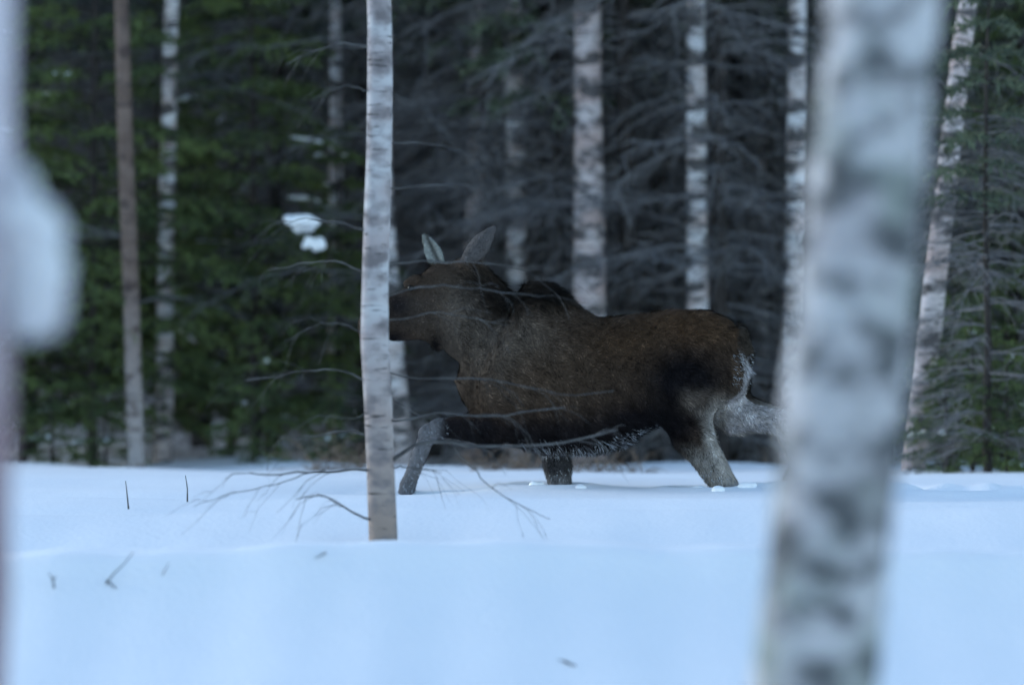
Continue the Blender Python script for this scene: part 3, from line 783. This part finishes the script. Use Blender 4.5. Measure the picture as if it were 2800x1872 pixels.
M_LIMB = plain_bark('frosted_limb', (.36, .34, .38), (.66, .67, .69), (5, 5, 7))
def edge_birch():
    D = 10.0
    m_, P_, l_ = thick_trunk([(-158, 2300), (-148, 1872), (-118, 1200), (-108, 600), (-100, 0)], D, .255, bumpy=.025, seed=8)
    t_ = thing('birch_tree', 'mauve birch trunk with a pale hanging broken limb, blurred beside the snow bank', 'birch tree', l_)
    obj('trunk', m_, M_BIRCH_EDGE, t_); bare_crown(t_, P_, l_, 30, 3.0)
    # broken limb hanging down the trunk, loaded with snow
    px = [(-60, 380), (-5, 470), (55, 590), (90, 720), (95, 840)]
    Q = np.array([at(x, y, D) for x, y in px]) + np.array([0, -.03, 0]) - l_
    pts = np.array([at(x, y, D) for x, y in [(-25, 440), (30, 525), (82, 630), (112, 740), (96, 850)]]) + np.array([0, -.03, 0]) - l_
    rr = [.030, .050, .064, .062, .066]
    h = .01; lo = pts.min(0)-.13; hi = pts.max(0)+.13
    ax = [np.arange(lo[i], hi[i], h) for i in range(3)]; X = np.stack(np.meshgrid(*ax, indexing='ij'), -1)
    d = None
    for k in range(len(pts)-1):
        a, b = pts[k], pts[k+1]; ba = b-a; u = np.clip(((X-a)@ba)/(ba@ba), 0, 1)
        q = np.linalg.norm(X-a-u[..., None]*ba, axis=-1) - (rr[k]+(rr[k+1]-rr[k])*u)
        d = q if d is None else smin(d, q, .04)
    d = d + .012*np.sin(X[..., 0]*38+1)*np.sin(X[..., 2]*29)*np.cos(X[..., 1]*33) + .005*np.sin(X[..., 2]*80)*np.cos(X[..., 0]*70)
    V, F = surface_nets(d, lo, h)
    mb = MB(); mb.add(V, F.tolist()); obj('broken_limb', mb.mesh('broken_limb'), M_LIMB, t_)
edge_birch()

# snow lumps lodged on the spruce by the thin birch
def lump(name, px, py, D, rx, rz, label):
    c = at(px, py, D); g = np.random.default_rng(int(px)); h = .012
    ax = [np.arange(-rx*1.5, rx*1.5, h), np.arange(-rx*1.3, rx*1.3, h), np.arange(-rz*2, rz*2, h)]
    X = np.stack(np.meshgrid(*ax, indexing='ij'), -1); d = None
    for k in range(7):
        q = g.uniform(-1, 1, 3)*np.array([rx*.75, rx*.5, rz*.45]); r = np.array([rx*.42, rx*.42, rz*.6])*g.uniform(.6, 1.15)
        e = (np.linalg.norm((X-q)/r, axis=-1)-1)*r.min(); d = e if d is None else smin(d, e, .03)
    d = d + .004*np.sin(X[..., 0]*40+px)*np.cos(X[..., 2]*35+X[..., 1]*30)
    V, F = surface_nets(d, np.array([a[0] for a in ax]), h)
    mb = MB(); mb.add(V, F.tolist()); o = obj(name, mb.mesh(name), M_SNOW); o.location = tuple(c)
    tag(o, label, 'snow')
lump('snow_lump', 826, 612, 43.6, .175, .10, 'white snow lump lodged on a spruce beside the thin birch, the upper of two')
lump('snow_lump', 862, 664, 43.7, .13, .09, 'white snow lump lodged on a spruce beside the thin birch, the lower of two')

for px, py, D, r, leg in [(1535, 1336, 29.9, .045, 'dark foreleg'), (1470, 1341, 29.7, .035, 'dark foreleg'), (1585, 1342, 29.6, .03, 'dark foreleg'), (1905, 1338, 29.5, .045, 'pale hind leg'), (2040, 1340, 29.4, .05, 'pale hind leg'), (1965, 1347, 29.2, .035, 'pale hind leg')]:
    x = (px-1400)/F_PX*D
    lump('snow_clod', px, HORIZON + (CAM_H - gz(x, D) + r*.05)*F_PX/D, D, r*1.3, r*.8, 'small clod of kicked up snow lying by the moose\'s ' + leg)
    o_ = [o for o in scene.objects if o.name.startswith('snow_clod')][-1]; o_['group'] = 'snow clods kicked up by the moose'
# ------------------------------------------------------------------ twigs and stalks in the snow
def snow_twig(lines, D, r, label, name='bare_twig', cat='twig', mt=M_TWIG):
    D = ground_hit(*lines[0][0])
    W = [np.array([at(x, y, D) for x, y in l]) for l in lines]
    x0 = W[0][0][0]; loc = np.array([x0, D, gz(x0, D)])
    mb = MB()
    for k, w in enumerate(W):
        w = w - loc; w[0][2] = min(w[0][2], -.03) if k == 0 else w[0][2]
        L = np.concatenate([[0], np.cumsum(np.linalg.norm(np.diff(w, axis=0), axis=1))]); s = np.linspace(0, L[-1], 8)
        Q = np.column_stack([np.interp(s, L, w[:, i]) for i in range(3)]); Q[:, 1] += np.linspace(0, .05*(-1)**k, 8)
        mb.tube(Q, np.linspace(r, r*.4, 8), 5)
    t = thing(name, label, cat, loc); obj('stem', mb.mesh('twig_stem'), mt, t)
snow_twig([[(150, 1612), (142, 1585), (130, 1568)], [(142, 1585), (155, 1574)]], 20.0, .006, 'short forked twig poking out of the snow bank near the mauve birch')
snow_twig([[(278, 1598), (305, 1572), (335, 1545), (362, 1510)], [(290, 1586), (318, 1606), (332, 1618)]], 20.2, .005, 'long slanting twig lying on the face of the snow bank')
snow_twig([[(432, 1582), (445, 1566), (460, 1540)]], 20.9, .0035, 'fine short twig beside the long slanting twig in the snow')
snow_twig([[(905, 1522), (890, 1511), (868, 1508)], [(890, 1511), (862, 1524)]], 21.9, .005, 'tiny dark twig on the bank crest near the thin birch foot')
snow_twig([[(1562, 1815), (1545, 1808), (1525, 1806)], [(1545, 1808), (1575, 1818)]], 16.6, .007, 'small dark twig tip showing in the smooth foreground snow')
snow_twig([[(352, 1392), (347, 1360), (341, 1315)]], 27.1, .006, 'thin dry stalk standing in the snow before the pink pine', 'dry_stalk', 'stalk')
snow_twig([[(512, 1372), (511, 1335), (505, 1300)]], 27.6, .006, 'thin dry stalk standing in the snow before the dark spruces', 'dry_stalk', 'stalk')
def low_bush(px, py, D, w, h, label):
    c = at(px, py, D); c[2] = gz(c[0], D); mb = MB()
    for k in range(60):
        a = rng.uniform(0, 6.28); p = np.array([rng.uniform(-w, w)*.8, rng.uniform(-.15, .15), -.04])
        Q = branch_path(p, a, rng.uniform(.5, 1)*h*1.2, rng.uniform(.5, 1.6), rng.uniform(.2, .8), 5, .1)
        mb.tube(Q, np.linspace(.005, .002, 5), 3, cap=False); twigs(mb, Q, 4, .05, .16, .002)
    t = thing('low_bush', label, 'bush', c); o = obj('stems', mb.mesh('bush_stems'), M_BUSH, t); o['kind'] = 'stuff'
M_BUSH = plain_bark('tan_twig', (.14, .10, .075), (.28, .21, .16), (5, 5, 5))
low_bush(1390, 1280, 38, .4, .26, 'low tan leafless bush behind the moose forelegs')
low_bush(1650, 1290, 37, .45, .2, 'low tan leafless bush seen under the moose belly')
low_bush(920, 1285, 40, .35, .36, 'low tan leafless bush left of the thin birch foot')
print('tris', sum(len(o.data.polygons) for o in scene.objects if o.type == 'MESH'), len(scene.objects))
